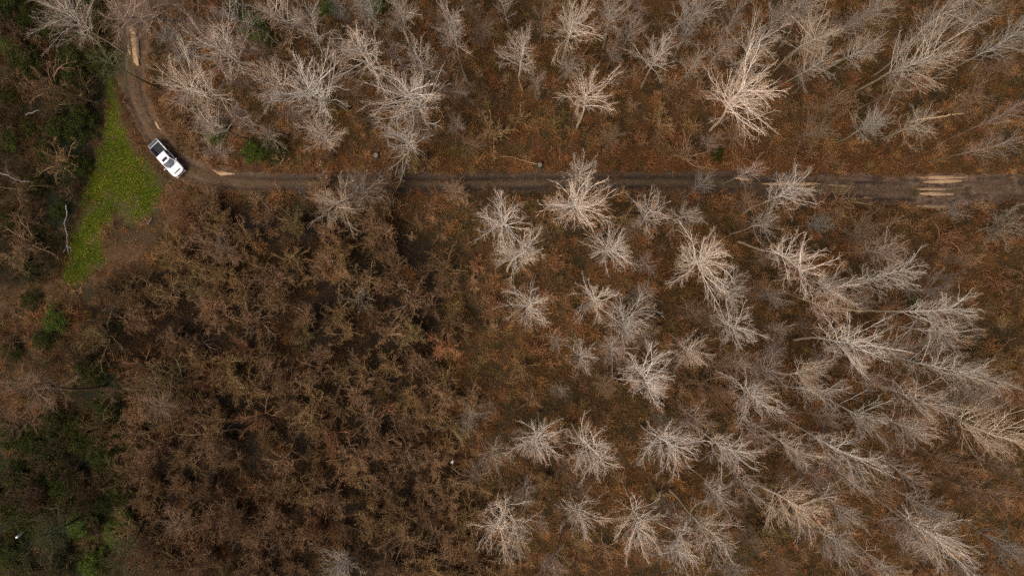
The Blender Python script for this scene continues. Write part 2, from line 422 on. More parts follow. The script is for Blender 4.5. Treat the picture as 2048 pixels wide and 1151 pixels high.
def shrub(seed, kind):
    """about 4 m tall and 2 m in radius. fan: straight radiating stems; tangle: arching curling stems; brush: dense fine"""
    rg = np.random.default_rng(seed); a = Acc()
    n1, wob, el, up, dr = dict(fan=(22, .07, (10, 70), .04, 0), tangle=(13, .19, (12, 60), .10, .50), brush=(26, .13, (5, 60), .03, .12))[kind]
    az = rg.uniform(0, 6.28, n1); e = np.radians(rg.uniform(el[0], el[1], n1))
    d = np.stack([np.sin(e) * np.cos(az), np.sin(e) * np.sin(az), np.cos(e)], 1)
    p = np.stack([rg.normal(0, .12, n1), rg.normal(0, .12, n1), np.full(n1, -.15)], 1)
    L = rg.uniform(2.0, 4.6, n1) * (1 if kind != 'brush' else .8)
    pts, ds = grow(p, d, L, 10, wob, up, rg, dr)
    a.add(tubes(pts, .022 + .012 * L, np.full(n1, .014), 4, .0))
    p2, d2, L2, _ = children(pts, ds, L, 7 if kind != 'brush' else 9, .25, .98, (.4, 1.1), (.28, .55), rg)
    pts2, ds2 = grow(p2, d2, L2, 6, wob * 1.3, up, rg, dr)
    a.add(tubes(pts2, .013 + .006 * L2, np.full(len(L2), .010), 3, .5))
    p3, d3, L3, _ = children(pts2, ds2, L2, 6, .1, .98, (.4, 1.2), (.4, .75), rg)
    pts3, ds3 = grow(p3, d3, L3, 4, wob * 1.6, up, rg, dr)
    a.add(tubes(pts3, np.full(len(L3), .012), np.full(len(L3), .007), 3, 1.0))
    if kind != 'fan':
        p4, d4, L4, _ = children(pts3, ds3, L3, 2, .2, .98, (.5, 1.3), (.5, .9), rg)
        pts4, _ = grow(p4, d4, L4, 3, wob * 1.6, up, rg)
        a.add(tubes(pts4, np.full(len(L4), .009), np.full(len(L4), .006), 3, 1.0))
    return a.mesh('shrub')

def quads_at(c, nrm, size, rg, asp=.7):
    u = perp(nrm, rg); v = np.cross(nrm, u); s = size[:, None]
    V = np.stack([c - u * s, c - v * s * asp, c + u * s, c + v * s * asp], 1).reshape(-1, 3)
    return V, np.arange(len(V)).reshape(-1, 4)

def leafy_shrub(seed, cols, n=5200, r=2.0, h=1.7):
    """evergreen scrub: clumps of leaf sized faces on stems, uneven outline"""
    rg = np.random.default_rng(seed); a = Acc()
    nb = 46; az = rg.uniform(0, 6.28, nb); rr = r * np.sqrt(rg.uniform(.0, 1, nb)) * rg.uniform(.75, 1.1, nb)
    tip = np.stack([rr * np.cos(az), rr * np.sin(az), h * (1.05 - .55 * (rr / r) ** 2) * rg.uniform(.55, 1.1, nb)], 1)
    t = np.linspace(0, 1, 6)[None, :, None]; base = rg.normal(0, .2, (nb, 1, 3)) * np.array([1, 1, 0])
    st = base * (1 - t) + tip[:, None] * t + np.array([0, 0, 1]) * (t * (1 - t)) * .9 + rg.normal(0, .05, (nb, 6, 3))
    a.add(tubes(st, np.full(nb, .02), np.full(nb, .008), 3, 0))
    c = tip[rg.integers(0, nb, n)] + rg.normal(0, .2, (n, 3)) * np.array([1, 1, .8])
    nr = unit(rg.normal(size=(n, 3)) + np.array([0, 0, 1.1])); V, q = quads_at(c, nr, rg.uniform(.035, .085, n), rg)
    cc = np.array(cols)[rg.integers(0, len(cols), n)] * rg.uniform(.7, 1.35, (n, 1))
    Vs = np.concatenate(a.V); tint = np.concatenate([np.tile([.05, .04, .02], (len(Vs), 1)), np.repeat(cc, 4, 0)])
    return np_mesh('evergreen_shrub', np.concatenate([Vs, V]), [np.concatenate(a.Q), q + len(Vs)], {'tint': tint})

TALL = [tall_tree(100 + i) for i in range(24)] + [tall_tree(200 + i) for i in range(4)]
SHRUBS = {k: [shrub(300 + 20 * j + i, k) for i in range(n)] for j, (k, n) in enumerate((('fan', 5), ('tangle', 7), ('brush', 5)))}
for t in TALL: t[0].materials.append(M_TRUNK); t[1].materials.append(M_CROWN)
for k in SHRUBS.values():
    for me in k: me.materials.append(M_SHRUB)

# ------------------------------------------------------------------ the tall bare trees: crown centre, crown radius (photo pixels), paleness, tint, height
# tint: '' ash grey, p pinkish, o ochre, g greenish
T = [(130,30,75,.72,'',20),(262,28,62,.62,'p',19),(343,8,42,.5,'p',18),(445,98,66,.78,'',23),(385,172,72,.82,'',23),(420,248,48,.66,'',18),(225,130,48,.42,'g',14),
(435,300,30,.55,'p',10),(562,25,60,.7,'',23),(622,48,46,.62,'',21),(730,12,45,.6,'',22),(722,105,60,.85,'',22),(540,160,62,.78,'',22),(622,178,74,.86,'',22),
(645,270,48,.72,'',17),(802,28,50,.6,'',20),(842,120,46,.7,'',22),(820,195,74,.86,'',22),(808,280,58,.7,'',19),(890,130,40,.42,'p',15),(905,57,44,.74,'',23),
(1005,3,32,.6,'',20),(1040,100,48,.76,'',22),(1147,50,52,.84,'',24),(1220,28,40,.68,'',21),(1270,8,35,.5,'p',18),(1137,133,38,.5,'',15),(1175,187,62,.9,'',22),
(1227,107,30,.5,'p',14),(1240,153,28,.42,'p',12),(1315,108,50,.74,'',20),(1262,62,35,.5,'p',17),(1390,18,48,.6,'',22),(1372,62,34,.52,'',18),(1388,127,28,.6,'',15),
(1444,98,42,.55,'p',19),(1507,100,62,.7,'',23),(1487,185,76,.95,'',24),(1160,345,42,.78,'',19),(1155,408,66,.96,'',24),(1500,342,28,.68,'p',17),(1405,365,30,.5,'',15),
(1625,73,60,.74,'o',23),(1632,128,48,.62,'',20),(1608,12,46,.6,'',22),(1750,20,46,.56,'',22),(1725,98,44,.62,'',21),(1905,18,60,.62,'',24),(1848,112,88,.72,'o',25),
(2025,72,52,.56,'',22),(2003,130,38,.36,'p',15),(1745,245,46,.58,'',18),(1830,250,50,.62,'o',17),(1630,262,42,.4,'o',11),(1575,382,56,.74,'',21),
(75,775,66,.36,'p',14),(28,850,44,.34,'p',12),(443,495,50,.34,'p',9),(672,408,62,.56,'o',13),(722,382,50,.44,'p',10),(910,382,34,.4,'p',9),
(1003,445,64,.95,'',24),(1040,505,54,.84,'',22),(1224,497,50,.85,'',22),(1297,425,50,.76,'',21),(1371,432,38,.64,'',18),(1405,520,66,.96,'',25),(1290,527,32,.5,'p',13),
(1057,612,55,.86,'',22),(1190,600,48,.92,'',23),(1254,642,62,.76,'',20),(1285,587,36,.5,'',17),(1225,695,40,.64,'p',19),(1111,680,30,.62,'',16),(1165,712,42,.74,'',17),
(1380,705,44,.8,'',21),(1297,755,60,.96,'',24),(1457,580,48,.7,'',21),(1470,652,58,.76,'',22),(1530,447,42,.62,'',20),(1495,402,38,.42,'p',14),
(1475,725,36,.54,'p',18),(1530,742,45,.58,'p',20),(1590,520,60,.96,'',25),(1665,575,60,.75,'',23),(1650,612,50,.7,'p',22),(1770,502,54,.55,'p',21),
(1785,550,56,.76,'',24),(1870,582,46,.5,'p',20),(1880,625,60,.82,'',25),(1890,668,50,.7,'',23),(1700,685,66,.86,'',24),(1790,702,46,.62,'',22),(1865,692,34,.55,'',19),
(1893,735,60,.74,'',24),(1972,755,50,.62,'',22),(1615,752,58,.8,'',23),(1546,592,34,.46,'p',16),(1553,657,32,.5,'p',17),(1720,468,44,.36,'p',13),(1735,745,42,.52,'p',20),
(318,812,52,.32,'p',9),(220,787,24,.3,'p',8),(353,1043,44,.34,'o',9),(243,1113,52,.2,'g',11),(100,1067,58,.16,'g',11),
(938,837,34,.48,'o',12),(975,817,28,.42,'p',10),(949,942,28,.54,'p',14),(992,910,42,.5,'o',11),(679,1132,46,.55,'',15),
(1003,1040,58,.9,'',22),(1074,882,52,.86,'',21),(1187,905,56,.92,'',23),(1052,985,34,.56,'',16),(1033,1075,40,.76,'o',19),(1160,1032,52,.86,'',21),(1277,1052,56,.92,'',23),
(1340,890,60,.86,'',22),(1388,835,40,.62,'p',20),(1460,900,54,.8,'',22),(1432,985,36,.74,'',20),(1495,975,46,.62,'p',20),(1360,1090,52,.82,'',22),(1415,1065,60,.74,'',21),
(1330,1015,34,.5,'p',15),(1505,792,54,.84,'',23),(1510,865,44,.56,'p',19),(1104,1130,34,.58,'p',17),(1497,1077,32,.4,'p',15),(1465,1148,44,.46,'',18),
(1560,822,36,.52,'p',19),(1636,785,42,.7,'',22),(1590,900,50,.74,'',22),(1688,905,58,.8,'',24),(1697,958,36,.74,'',23),(1728,835,56,.78,'',23),(1820,855,52,.74,'',23),
(1796,937,44,.54,'p',20),(1836,797,54,.7,'',23),(1945,782,50,.5,'',21),(1985,862,78,.8,'o',25),(1590,1012,64,.86,'o',24),(1680,1015,50,.62,'',22),(1870,1077,72,.86,'',25),
(1860,1020,46,.62,'',22),(1675,1087,54,.64,'',23),(1770,1142,58,.64,'',23),(2022,1100,50,.5,'',22),(1765,985,44,.42,'p',18),(1620,942,40,.44,'p',17),(1970,985,50,.36,'o',16),
(2010,940,40,.38,'',15),(1930,1140,46,.5,'',21),(1560,1130,40,.4,'p',16),(1440,790,34,.42,'p',17),(1570,965,34,.42,'p',16),(1655,835,36,.44,'p',18),(1900,925,44,.42,'',19),
(1945,30,44,.5,'o',21),(1665,205,38,.36,'p',13),(1790,180,44,.42,'o',16),(1940,200,44,.36,'o',14),(1560,30,40,.55,'',20),(1470,30,38,.46,'',18),(1690,50,38,.5,'',20),
(965,60,36,.40,'p',15),(680,20,34,.44,'',17),(500,95,44,.55,'p',18),(480,235,44,.55,'p',17),(470,30,46,.6,'',20),(400,60,40,.5,'p',18),(700,180,34,.42,'p',14),(1085,30,34,.42,'p',15)]
TINTS = {'': (1.0, .89, .755), 'p': (1.0, .80, .66), 'o': (1.0, .85, .66), 'g': (.62, .66, .30)}
NAMES = {'': 'ash-grey', 'p': 'pinkish', 'o': 'ochre', 'g': 'mossy'}
def zone(x, y):
    if 318 < y < 425 and x > 560: return 'overhanging the track'
    if y < 345 and x > 300: return 'above the track'
    if x <= 300 and y < 345: return 'beside the bend'
    if y >= 420 and x >= 900: return 'below the track'
    if x < 270: return 'beyond the grass'
    return 'in the thicket'
ONES = 'zero one two three four five six seven eight nine ten eleven twelve thirteen fourteen fifteen sixteen seventeen eighteen nineteen'.split()
TENS = '- - twenty thirty forty fifty sixty seventy eighty ninety'.split()
def words(n):
    n = min(max(int(round(n)), 0), 99)
    return ONES[n] if n < 20 else TENS[n // 10] + ('-' + ONES[n % 10] if n % 10 else '')
used = set()
def where(x, y, head=''):
    for dx in (0, .6, -.6, 1.2, -1.2):
        for dy in (0, .6, -.6, 1.2, -1.2):
            s = '%s %s, %s percent across and %s percent down' % (head, zone(x, y), words(x / 20.48 + dx), words(y / 11.51 + dy))
            if s not in used: used.add(s); return s
def add_tree(i, cx, cy, r, b, tn, h):
    rg = random.Random(i * 31 + 5)
    style = rg.choice([0, 0, 0, 0, 2, 1, 3]) if cx > 1550 else rg.choice([1, 2, 2, 3]) if b > .82 else rg.choice([0, 1, 2, 2, 3, 3])
    tk, cr, cl = TALL[24 + i % 4 if r > 68 else 4 * ((i * 5 + rg.randrange(2)) % 6) + style]
    hubz = h * .74
    s = h / 24.0; rot = rg.uniform(0, 6.283)
    med = np.percentile(np.hypot(cl[:, 0] - cl[:, 0].mean(), cl[:, 1] - cl[:, 1].mean()), 90)
    want = r / F * (H - hubz) * (.83 if b > .8 else .76) * (.9 if cx > 1550 else 1)                        # half the visible radius of the crown, in metres
    sx = want / med
    root = bpy.data.objects.new('bare_tree', None); COL.objects.link(root); root.empty_display_size = 1
    root.scale = (sx, sx, s); tilt = (rg.gauss(0, .025), rg.gauss(0, .025))
    root.rotation_euler = (tilt[0], tilt[1], rot)
    m = root.rotation_euler.to_matrix() @ Matrix.Diagonal((sx, sx, s))
    ctr = m @ Vector(cl.mean(0)); tgt = W(cx, cy, ctr.z)
    root.location = (tgt.x - ctr.x, tgt.y - ctr.y, -.05)
    t = TINTS[tn] if b > .42 or tn not in 'po' else (1, .68, .45); k = .07 + .80 * b ** 1.6
    j = rg.uniform(.95, 1.05); colr = (t[0] * k * j, t[1] * k, t[2] * k / j, 1)
    for nm, me in (('trunk', tk), ('crown', cr)):
        o = link(nm, me, root); o.color = colr
    size = 'broad' if r >= 58 else 'slender' if r < 38 else 'mid-sized'
    pale = 'bright' if b > .8 else 'pale' if b > .6 else 'dull'
    tag(root, where(cx, cy, '%s %s %s bare tree' % (size, pale, NAMES[tn])), 'tree', 'tall bare trees')
taken = [(t[0], t[1]) for t in T]; n_s = 0
while n_s < 62:                                             # faint young trees standing between the tall ones
    x, y = random.uniform(960, 2060) if random.random() < .72 else random.uniform(330, 960), random.uniform(0, 1150)
    if x < 960: y = random.uniform(0, 300)
    if any((a - x) ** 2 + (c_ - y) ** 2 < 36 ** 2 for a, c_ in taken): continue
    if 325 < y < 420 or (1080 > x and y > 420): continue
    if x > 1960 and 400 < y < 700: continue
    taken.append((x, y)); n_s += 1
    T.append((x, y, random.uniform(24, 40), random.uniform(.34, .52), random.choice('pppo') if random.random() < .7 else '', random.uniform(8, 16)))
for i, t in enumerate(T): add_tree(i, *t)

# ------------------------------------------------------------------ shrubs and saplings
S = [(985,263,36,'fan','o',.42),(1317,235,26,'fan','o',.36),(1040,237,26,'fan','o',.36),(1375,312,36,'fan','p',.34),(1215,275,24,'brush','o',.3),(1405,182,36,'brush','p',.32),
(720,232,30,'brush','p',.26),(952,530,24,'brush','r',.42),(990,610,30,'fan','r',.36),(892,690,42,'brush','r',.46),(889,577,30,'brush','p',.3),(722,597,30,'fan','',.36),
(690,664,34,'tangle','o',.36),(1117,534,24,'brush','r',.38),(1147,634,24,'brush','r',.34),(1068,697,24,'brush','r',.36),(1040,737,28,'fan','o',.4),(1215,770,30,'brush','o',.34),
(1310,650,22,'brush','o',.28),(2013,452,46,'brush','',.28),(600,1000,0,'','',0),(85,165,58,'tangle','p',.26),(110,320,50,'tangle','o',.28),(40,484,54,'tangle','p',.3),
(30,520,44,'tangle','g',.34),(190,674,58,'tangle','g',.3),(305,1030,30,'tangle','o',.3),(420,1050,40,'fan','p',.36),(1212,1105,28,'fan','p',.36),(1130,860,22,'brush','o',.3),
(1600,320,34,'brush','r',.3),(1700,205,32,'brush','p',.34),(1690,400,40,'fan','o',.36),(1650,410,30,'brush','r',.34),(1730,450,36,'fan','p',.36),(910,380,34,'brush','p',.38),
(640,375,40,'brush','p',.38),(770,365,40,'fan','p',.38),(340,310,0,'','',0),(380,290,26,'brush','p',.36),(360,250,26,'brush','p',.38),(345,190,24,'brush','r',.36)]
S = [s for s in S if s[2]]
pts = [(s[0], s[1]) for s in S]
def accept(x, y, d):
    for a, b in pts:
        if (a - x) ** 2 + (b - y) ** 2 < d * d: return False
    return True
auto = []
quota = dict(th=165, lf=36, rt=66); count = dict(th=0, lf=0, rt=0)
for tries in range(40000):
    if all(count[k] >= quota[k] for k in quota): break
    x, y = random.uniform(-30, 2080), random.uniform(-20, 1175); ax, ay = np.array([x]), np.array([y])
    inth = poly_dist(ax, ay, THICKET)[0] < 6; lf = poly_dist(ax, ay, LEFT)[0] < 0; gr = min(poly_dist(ax, ay, DARKGREEN[0])[0], poly_dist(ax, ay, DARKGREEN[1])[0]) < 0
    key = 'lf' if (lf or gr or x < 240) else 'th' if inth else 'rt'
    if count[key] >= quota[key]: continue
    if path_dist(ax, ay, TRACK)[0][0] < 16 or poly_dist(ax, ay, GRASS)[0] < 30 or path_dist(ax, ay, SPUR)[0][0] < -4: continue
    if key == 'th':
        if not accept(x, y, 36): continue
        kind = random.choice(['tangle', 'tangle', 'brush', 'brush', 'brush', 'fan']); r = random.uniform(28, 54); tn = random.choice('pppppoooorg'); b = random.uniform(.19, .36)
    elif key == 'lf':
        if not accept(x, y, 40): continue
        kind = random.choice(['tangle', 'tangle', 'brush']); r = random.uniform(28, 56); tn = random.choice('ppooggg'); b = random.uniform(.09, .19)
    else:
        if not accept(x, y, 44 if x < 1100 and y > 400 else 55): continue
        kind = random.choice(['brush', 'brush', 'fan', 'tangle']); r = random.uniform(18, 38); tn = random.choice('pporrg'); b = random.uniform(.22, .38)
    count[key] += 1; pts.append((x, y)); auto.append((x, y, r, kind, tn, b))
ST = {'': (1, .85, .68), 'p': (1.0, .66, .39), 'o': (1.0, .69, .34), 'g': (.86, .67, .32), 'r': (1.0, .54, .28)}
SN = {'': 'grey', 'p': 'pinkish-brown', 'o': 'ochre', 'g': 'olive', 'r': 'russet'}
KN = {'fan': 'star-shaped', 'tangle': 'tangled', 'brush': 'dense-twigged'}
for i, (x, y, r, kind, tn, b) in enumerate(S + auto):
    rg = random.Random(i + 900); me = SHRUBS[kind][rg.randrange(len(SHRUBS[kind]))]
    rm = r / F * (H - 3); s = rm / 2.7
    o = link('bare_shrub', me); o.location = W(x, y, 2.2 * s); o.location.z = -.05
    o.scale = (s, s, s * rg.uniform(1.0, 1.6)); o.rotation_euler = (rg.gauss(0, .08), rg.gauss(0, .08), rg.uniform(0, 6.28))
    t = ST[tn]; k = b * 1.2; o.color = (t[0] * k, t[1] * k, t[2] * k, 1)
    tag(o, where(x, y, '%s %s %s shrub' % ('large' if r > 42 else 'small' if r < 28 else 'medium', KN[kind], SN[tn])), 'shrub', 'leafless shrubs of the understorey')

GR = [[(.050, .080, .006), (.030, .055, .005), (.075, .10, .010)], [(.026, .032, .003), (.016, .020, .002), (.045, .050, .005)], [(.035, .036, .010), (.055, .048, .016), (.025, .026, .007)]]
GREEN = [leafy_shrub(700 + i, GR[i % 3]) for i in range(6)]
for g in GREEN: g.materials.append(M_GREENLEAF)
G = [(60,130,36,1),(150,120,40,1),(120,260,34,1),(165,330,22,1),(60,960,40,1),(110,840,36,1),(60,880,34,1),(250,880,26,1),(20,1010,40,1),(20,1100,40,1),(90,1060,34,1),(105,60,28,1),(112,178,26,1),(60,255,24,1),(118,420,22,1),(88,300,24,1),(20,440,24,1),(60,600,24,1),(25,700,26,1),(185,60,24,1),(100,20,26,1),(20,190,24,1),(70,470,22,1),(190,10,24,1),(545,296,32,4),(505,300,26,0),(510,45,36,0),(535,80,24,1),(655,20,22,0),(750,8,26,0),(480,20,28,1),(200,120,34,1),(170,90,30,1),(150,150,34,1),(150,205,28,1),
(160,250,34,1),(150,330,28,1),(40,110,34,1),(20,90,26,0),(20,280,24,0),(70,370,26,1),(110,640,30,0),(90,680,28,1),(235,650,22,2),(180,740,36,1),(215,820,36,1),
(160,870,40,1),(90,900,44,1),(210,910,40,1),(40,950,44,1),(130,970,44,1),(230,980,36,1),(60,1030,40,1),(160,1050,36,0),(250,1040,26,0),(200,1000,30,1),(230,1070,30,0),(120,1110,40,2),
(60,1130,36,2),(190,1130,34,0),(20,870,36,1),(1820,600,20,1),(1436,310,16,1),(20,10,40,1),(60,40,34,1),(60,540,26,2),
(440,255,22,1),(430,275,20,0),]
for i, (x, y, r, k) in enumerate(G):
    rg = random.Random(i + 50); me = GREEN[(k % 3 + 3 * rg.randrange(2)) % 6]; s = r / F * 98 / 2.05
    o = link('evergreen_shrub', me); o.location = W(x, y, .8 * s); o.location.z = -.05
    o.scale = (s, s, s * .9); o.rotation_euler = (0, 0, rg.uniform(0, 6.28))
    tag(o, where(x, y, '%s %s evergreen shrub' % ('wide' if r > 34 else 'low', ('bright-green', 'dark-green', 'olive-green')[k % 3])), 'shrub', 'evergreen shrubs')

# ------------------------------------------------------------------ ground cover: brush, leaves, grass (nobody could count them)
def scatter(n, box, prob, rg):
    x = rg.uniform(box[0], box[1], n); y = rg.uniform(box[2], box[3], n); px, py = P(x, y)
    m = masks(px, py, x, y); keep = rg.random(n) < prob(m, x, y, px, py)
    return x[keep], y[keep], px[keep], py[keep], {k: v[keep] for k, v in m.items()}
BOX = (-84, 74, -48, 46)
def brush_prob(m, x, y, px, py):
    p = .55 + .5 * (fbm(x, y, 5, 41) > .5)
    p = p * (1 - np.clip(m['track'] * (.62 + .38 * sstep(-6, -12, m['trackd'])), 0, .97)) * (1 - m['grass'] * .93) * (1 - m['spur'] * .45) * (1 - m['green'] * .35)
    gap = sstep(.52, .44, fbm(x, y, 4.0, 42)) * np.maximum(np.maximum(m['thicket'], m['left']), .55)
    return p * (1 - .6 * gap)
def make_brush():
    rg = np.random.default_rng(11)
    x, y, px, py, m = scatter(66000, BOX, brush_prob, rg); C = len(x); k = 6
    dens = np.maximum(m['thicket'], m['left'])
    X = np.repeat(x, k) + rg.normal(0, .12, C * k); Y = np.repeat(y, k) + rg.normal(0, .12, C * k); n = C * k
    az = rg.uniform(0, 6.28, n); e = np.radians(rg.uniform(15, 82, n))
    d = np.stack([np.sin(e) * np.cos(az), np.sin(e) * np.sin(az), np.cos(e)], 1)
    Lc = rg.uniform(.4, 1.2, C) * (.6 + 1.1 * fbm(x, y, 1.7, 46, 2)) * (1 + .5 * dens); L = np.repeat(Lc, k) * rg.uniform(.6, 1.3, n)
    z = ground_z(X, Y)
    pts, ds = grow(np.stack([X, Y, z], 1), d, L, 5, .25, .0, rg, .35)
    cols = np.array([(.20, .092, .028), (.155, .086, .028), (.23, .105, .036), (.11, .078, .018), (.29, .155, .065), (.17, .066, .018), (.09, .055, .02)])
    c = cols[rg.integers(0, len(cols), C)]
    c = c * np.where(sstep(.45, .6, fbm(x, y, 7, 47))[:, None] > rg.random((C, 1)), np.array([.78, .82, .7]), np.array([1.12, 1.0, .95]))
    c = c * (1 - m['left'][:, None] * .6) * (1 - m['thicket'][:, None] * .55) * (.25 + 1.2 * fbm(x, y, 2.5, 45))[:, None] * (1 - m['green'][:, None] * np.array([.45, .1, .5]) ) * rg.uniform(.6, 1.5, (C, 1))  # thicket stems darkened as well, so gap shade is partly in their colour
    # flat ribbons, 2 per ring
    def ribbon(p, w, cc):
        B, nn, _ = p.shape; t = unit(np.gradient(p, axis=1)); s = unit(np.cross(t, unit(rg.normal(size=(B, 1, 3)) * np.array([.4, .4, 1]))))
        ww = w * np.linspace(1, .45, nn)[None, :, None]; V = np.stack([p - s * ww, p + s * ww], 2)
        i = np.arange(B * nn * 2).reshape(B, nn, 2)
        q = np.stack([i[:, :-1, 0], i[:, :-1, 1], i[:, 1:, 1], i[:, 1:, 0]], -1).reshape(-1, 4)
        return V.reshape(-1, 3), q, np.repeat(cc, nn * 2, 0)
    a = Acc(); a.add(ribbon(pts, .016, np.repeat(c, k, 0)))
    p2, d2, L2, _ = children(pts, ds, L, 3, .3, 1, (.4, 1.1), (.4, .8), rg)
    pt2, _ = grow(p2, d2, L2, 3, .2, .05, rg); a.add(ribbon(pt2, .012, np.repeat(c, k * 3, 0) * 1.1))
    def pc(m, x, y, px, py): return (m['trackd'] > 1) * (m['grass'] < .2) * (m['spur'] < .5) * (1 - .75 * m['thicket']) * (1 - .5 * m['green'])
    x, y, px, py, m = scatter(4200, BOX, pc, rg); C = len(x); k = 60; n = C * k
    R_ = rg.uniform(.35, 1.0, C) * rg.uniform(.7, 1.2, C); Rk = np.repeat(R_, k)
    X = np.repeat(x, k) + rg.normal(0, .22, n) * Rk; Y = np.repeat(y, k) + rg.normal(0, .22, n) * Rk
    az = rg.uniform(0, 6.28, n); e = np.radians(rg.uniform(5, 70, n)); d = np.stack([np.sin(e) * np.cos(az), np.sin(e) * np.sin(az), np.cos(e)], 1)
    L = Rk * rg.uniform(1.0, 2.0, n); pts, ds = grow(np.stack([X, Y, ground_z(X, Y)], 1), d, L, 5, .16, .0, rg, .25)
    cc = np.array([(.25, .132, .054), (.21, .113, .05), (.28, .138, .048), (.17, .11, .036), (.31, .19, .098), (.22, .088, .03)])[rg.integers(0, 6, C)] * rg.uniform(.6, 1.7, (C, 1)) * (1 - .6 * m['left'][:, None])
    a.add(ribbon(pts, .014, np.repeat(cc, k, 0)))
    p2, d2, L2, _ = children(pts, ds, L, 2, .3, 1, (.3, .9), (.4, .7), rg)
    pt2, _ = grow(p2, d2, L2, 3, .15, .05, rg); a.add(ribbon(pt2, .010, np.repeat(cc, k * 2, 0)))
    me = a.mesh('undergrowth', 'tint'); return link('undergrowth', me, None, [M_BRUSH])
def _mesh_col(s, name, an):
    return np_mesh(name, np.concatenate(s.V), [np.concatenate(s.Q)], {an: np.concatenate(s.A)})
Acc.mesh = lambda s, name, an='lvl': _mesh_col(s, name, an)
tag(make_brush(), 'low brown twigs and dead stems covering the forest floor', 'undergrowth', kind='stuff')

def make_leaves():
    rg = np.random.default_rng(12)
    def pr(m, x, y, px, py):
        p = .10 + .40 * sstep(.35, .6, fbm(x, y, 3, 51)) + .45 * sstep(.45, .62, fbm(x, y, 9, 53)) + m['verge'] * .8
        p = p * (1 - .95 * m['track'] * (.45 + .55 * sstep(-2, -11, m['trackd'])) * (1 - .6 * np.exp(-(m['off'] / .22) ** 2) * (px < 1500))) * (1 - m['grass'] * .7) * (1 - m['thicket'] * .8) * (1 - m['green'] * .85) * (1 - .5 * m['left'])
        return np.clip(p, 0, 1)
    x, y, px, py, m = scatter(420000, BOX, pr, rg); n = len(x)
    z = ground_z(x, y) + .02 + rg.random(n) ** 2 * .12
    nr = unit(rg.normal(0, .45, (n, 3)) + np.array([0, 0, 1])); V, q = quads_at(np.stack([x, y, z], 1), nr, rg.uniform(.035, .09, n), rg, .75)
    base = np.array([(.24, .085, .016), (.16, .058, .012), (.30, .12, .028), (.08, .036, .010), (.20, .11, .045), (.05, .022, .006), (.04, .028, .008), (.09, .05, .02), (.12, .065, .022)])
    w = rg.integers(2, 9, n) % 9; c = base[w] * (.45 + 1.0 * fbm(x, y, 2.2, 52))[:, None]
    fresh = rg.random(n) < .008 + .03 * sstep(.5, .65, fbm(x, y, 7, 54)) + .42 * m['verge']
    c = np.where(fresh[:, None], np.array([(.42, .14, .035), (.36, .10, .03), (.45, .22, .06)])[rg.integers(0, 3, n)], c)
    ong = rg.random(n) < np.clip(m['grass'] * .9 + m['spur'] * .12, 0, 1)
    c = np.where(ong[:, None], np.array([(.50, .34, .05), (.42, .28, .10), (.45, .18, .05)])[rg.integers(0, 3, n)], c)
    white = rg.random(n) < .0012; c = np.where(white[:, None], np.array([.6, .55, .48]), c)
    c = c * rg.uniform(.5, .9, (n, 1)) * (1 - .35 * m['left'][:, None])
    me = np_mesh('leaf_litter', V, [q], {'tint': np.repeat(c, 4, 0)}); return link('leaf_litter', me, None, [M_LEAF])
tag(make_leaves(), 'orange and brown fallen leaves scattered over the ground', 'fallen leaves', kind='stuff')

def make_grass():
    rg = np.random.default_rng(13)
    x, y, px, py, m = scatter(900000, (-74, -50, -2, 34), lambda m, x, y, px, py: m['grass'] * (.25 + .75 * sstep(.32, .55, fbm(x, y, 2.2, 61))) * (.12 + .88 * sstep(2, -20, poly_dist(px, py, GRASS) + 40 * (fbm(x, y, 1.6, 65) - .5)) + .6 * (px < 200)).clip(0, 1) * (1 - .75 * sstep(285, 325, px + 14 * (fbm(x, y, 1.2, 64) - .5)) * (fbm(x, y, 1.5, 63) > .42)) * (1 - .9 * sstep(20, 8, np.hypot((px - 248) * .9, (py - 432) * .45))), rg)
    n = len(x); z = ground_z(x, y) - .01
    az = rg.uniform(0, 6.28, n); hh = rg.uniform(.05, .15, n); wv = .012 + .018 * rg.random(n)
    dx = np.cos(az) * wv; dy = np.sin(az) * wv; lx = rg.normal(0, .06, n); ly = rg.normal(0, .06, n)
    V = np.stack([np.stack([x - dx, y - dy, z], 1), np.stack([x + dx, y + dy, z], 1), np.stack([x + lx, y + ly, z + hh], 1)], 1).reshape(-1, 3)
    f = fbm(x, y, 3, 62); a = np.array([.105, .175, .004]); b = np.array([.27, .32, .008])
    c = a * (1 - f[:, None]) + b * f[:, None]; c = c * rg.uniform(.6, 1.3, (n, 1))
    me = np_mesh('grass', V, [np.arange(3 * n).reshape(-1, 3)], {'tint': np.repeat(c, 3, 0)}); return link('grass', me, None, [M_GRASS])
tag(make_grass(), 'bright green mown grass wedge beside the track', 'grass', kind='stuff')

# ------------------------------------------------------------------ the pickup
M_PAINT = plain('white_paint', (.80, .80, .80), .25, 0, 3, .02, .6)
def muddy(m):
    nt = m.node_tree; b = nt.nodes['Principled BSDF']; src = b.inputs['Base Color'].links[0].from_socket
    tc = nt.nodes.new('ShaderNodeTexCoord'); sp = nt.nodes.new('ShaderNodeSeparateXYZ'); nt.links.new(tc.outputs['Object'], sp.inputs[0])
    n = noise(nt, 5, 6, .7); ad = nt.nodes.new('ShaderNodeMath'); ad.operation = 'MULTIPLY_ADD'; nt.links.new(n.outputs[0], ad.inputs[0]); ad.inputs[1].default_value = -.9; nt.links.new(sp.outputs[2], ad.inputs[2])
    nt.links.new(mixc(nt, 'MIX', maprange(nt, ad.outputs[0], .05, .55, .9, 0), src, (.13, .085, .05)), b.inputs['Base Color'])
muddy(M_PAINT)
M_BLACK = plain('black_plastic', (.016, .017, .02), .55)
M_LINER = plain('bed_liner', (.013, .015, .022), .8, 0, 30, .3)
M_SLATE = plain('tailgate_liner', (.035, .055, .075), .6, 0, 8, .15)
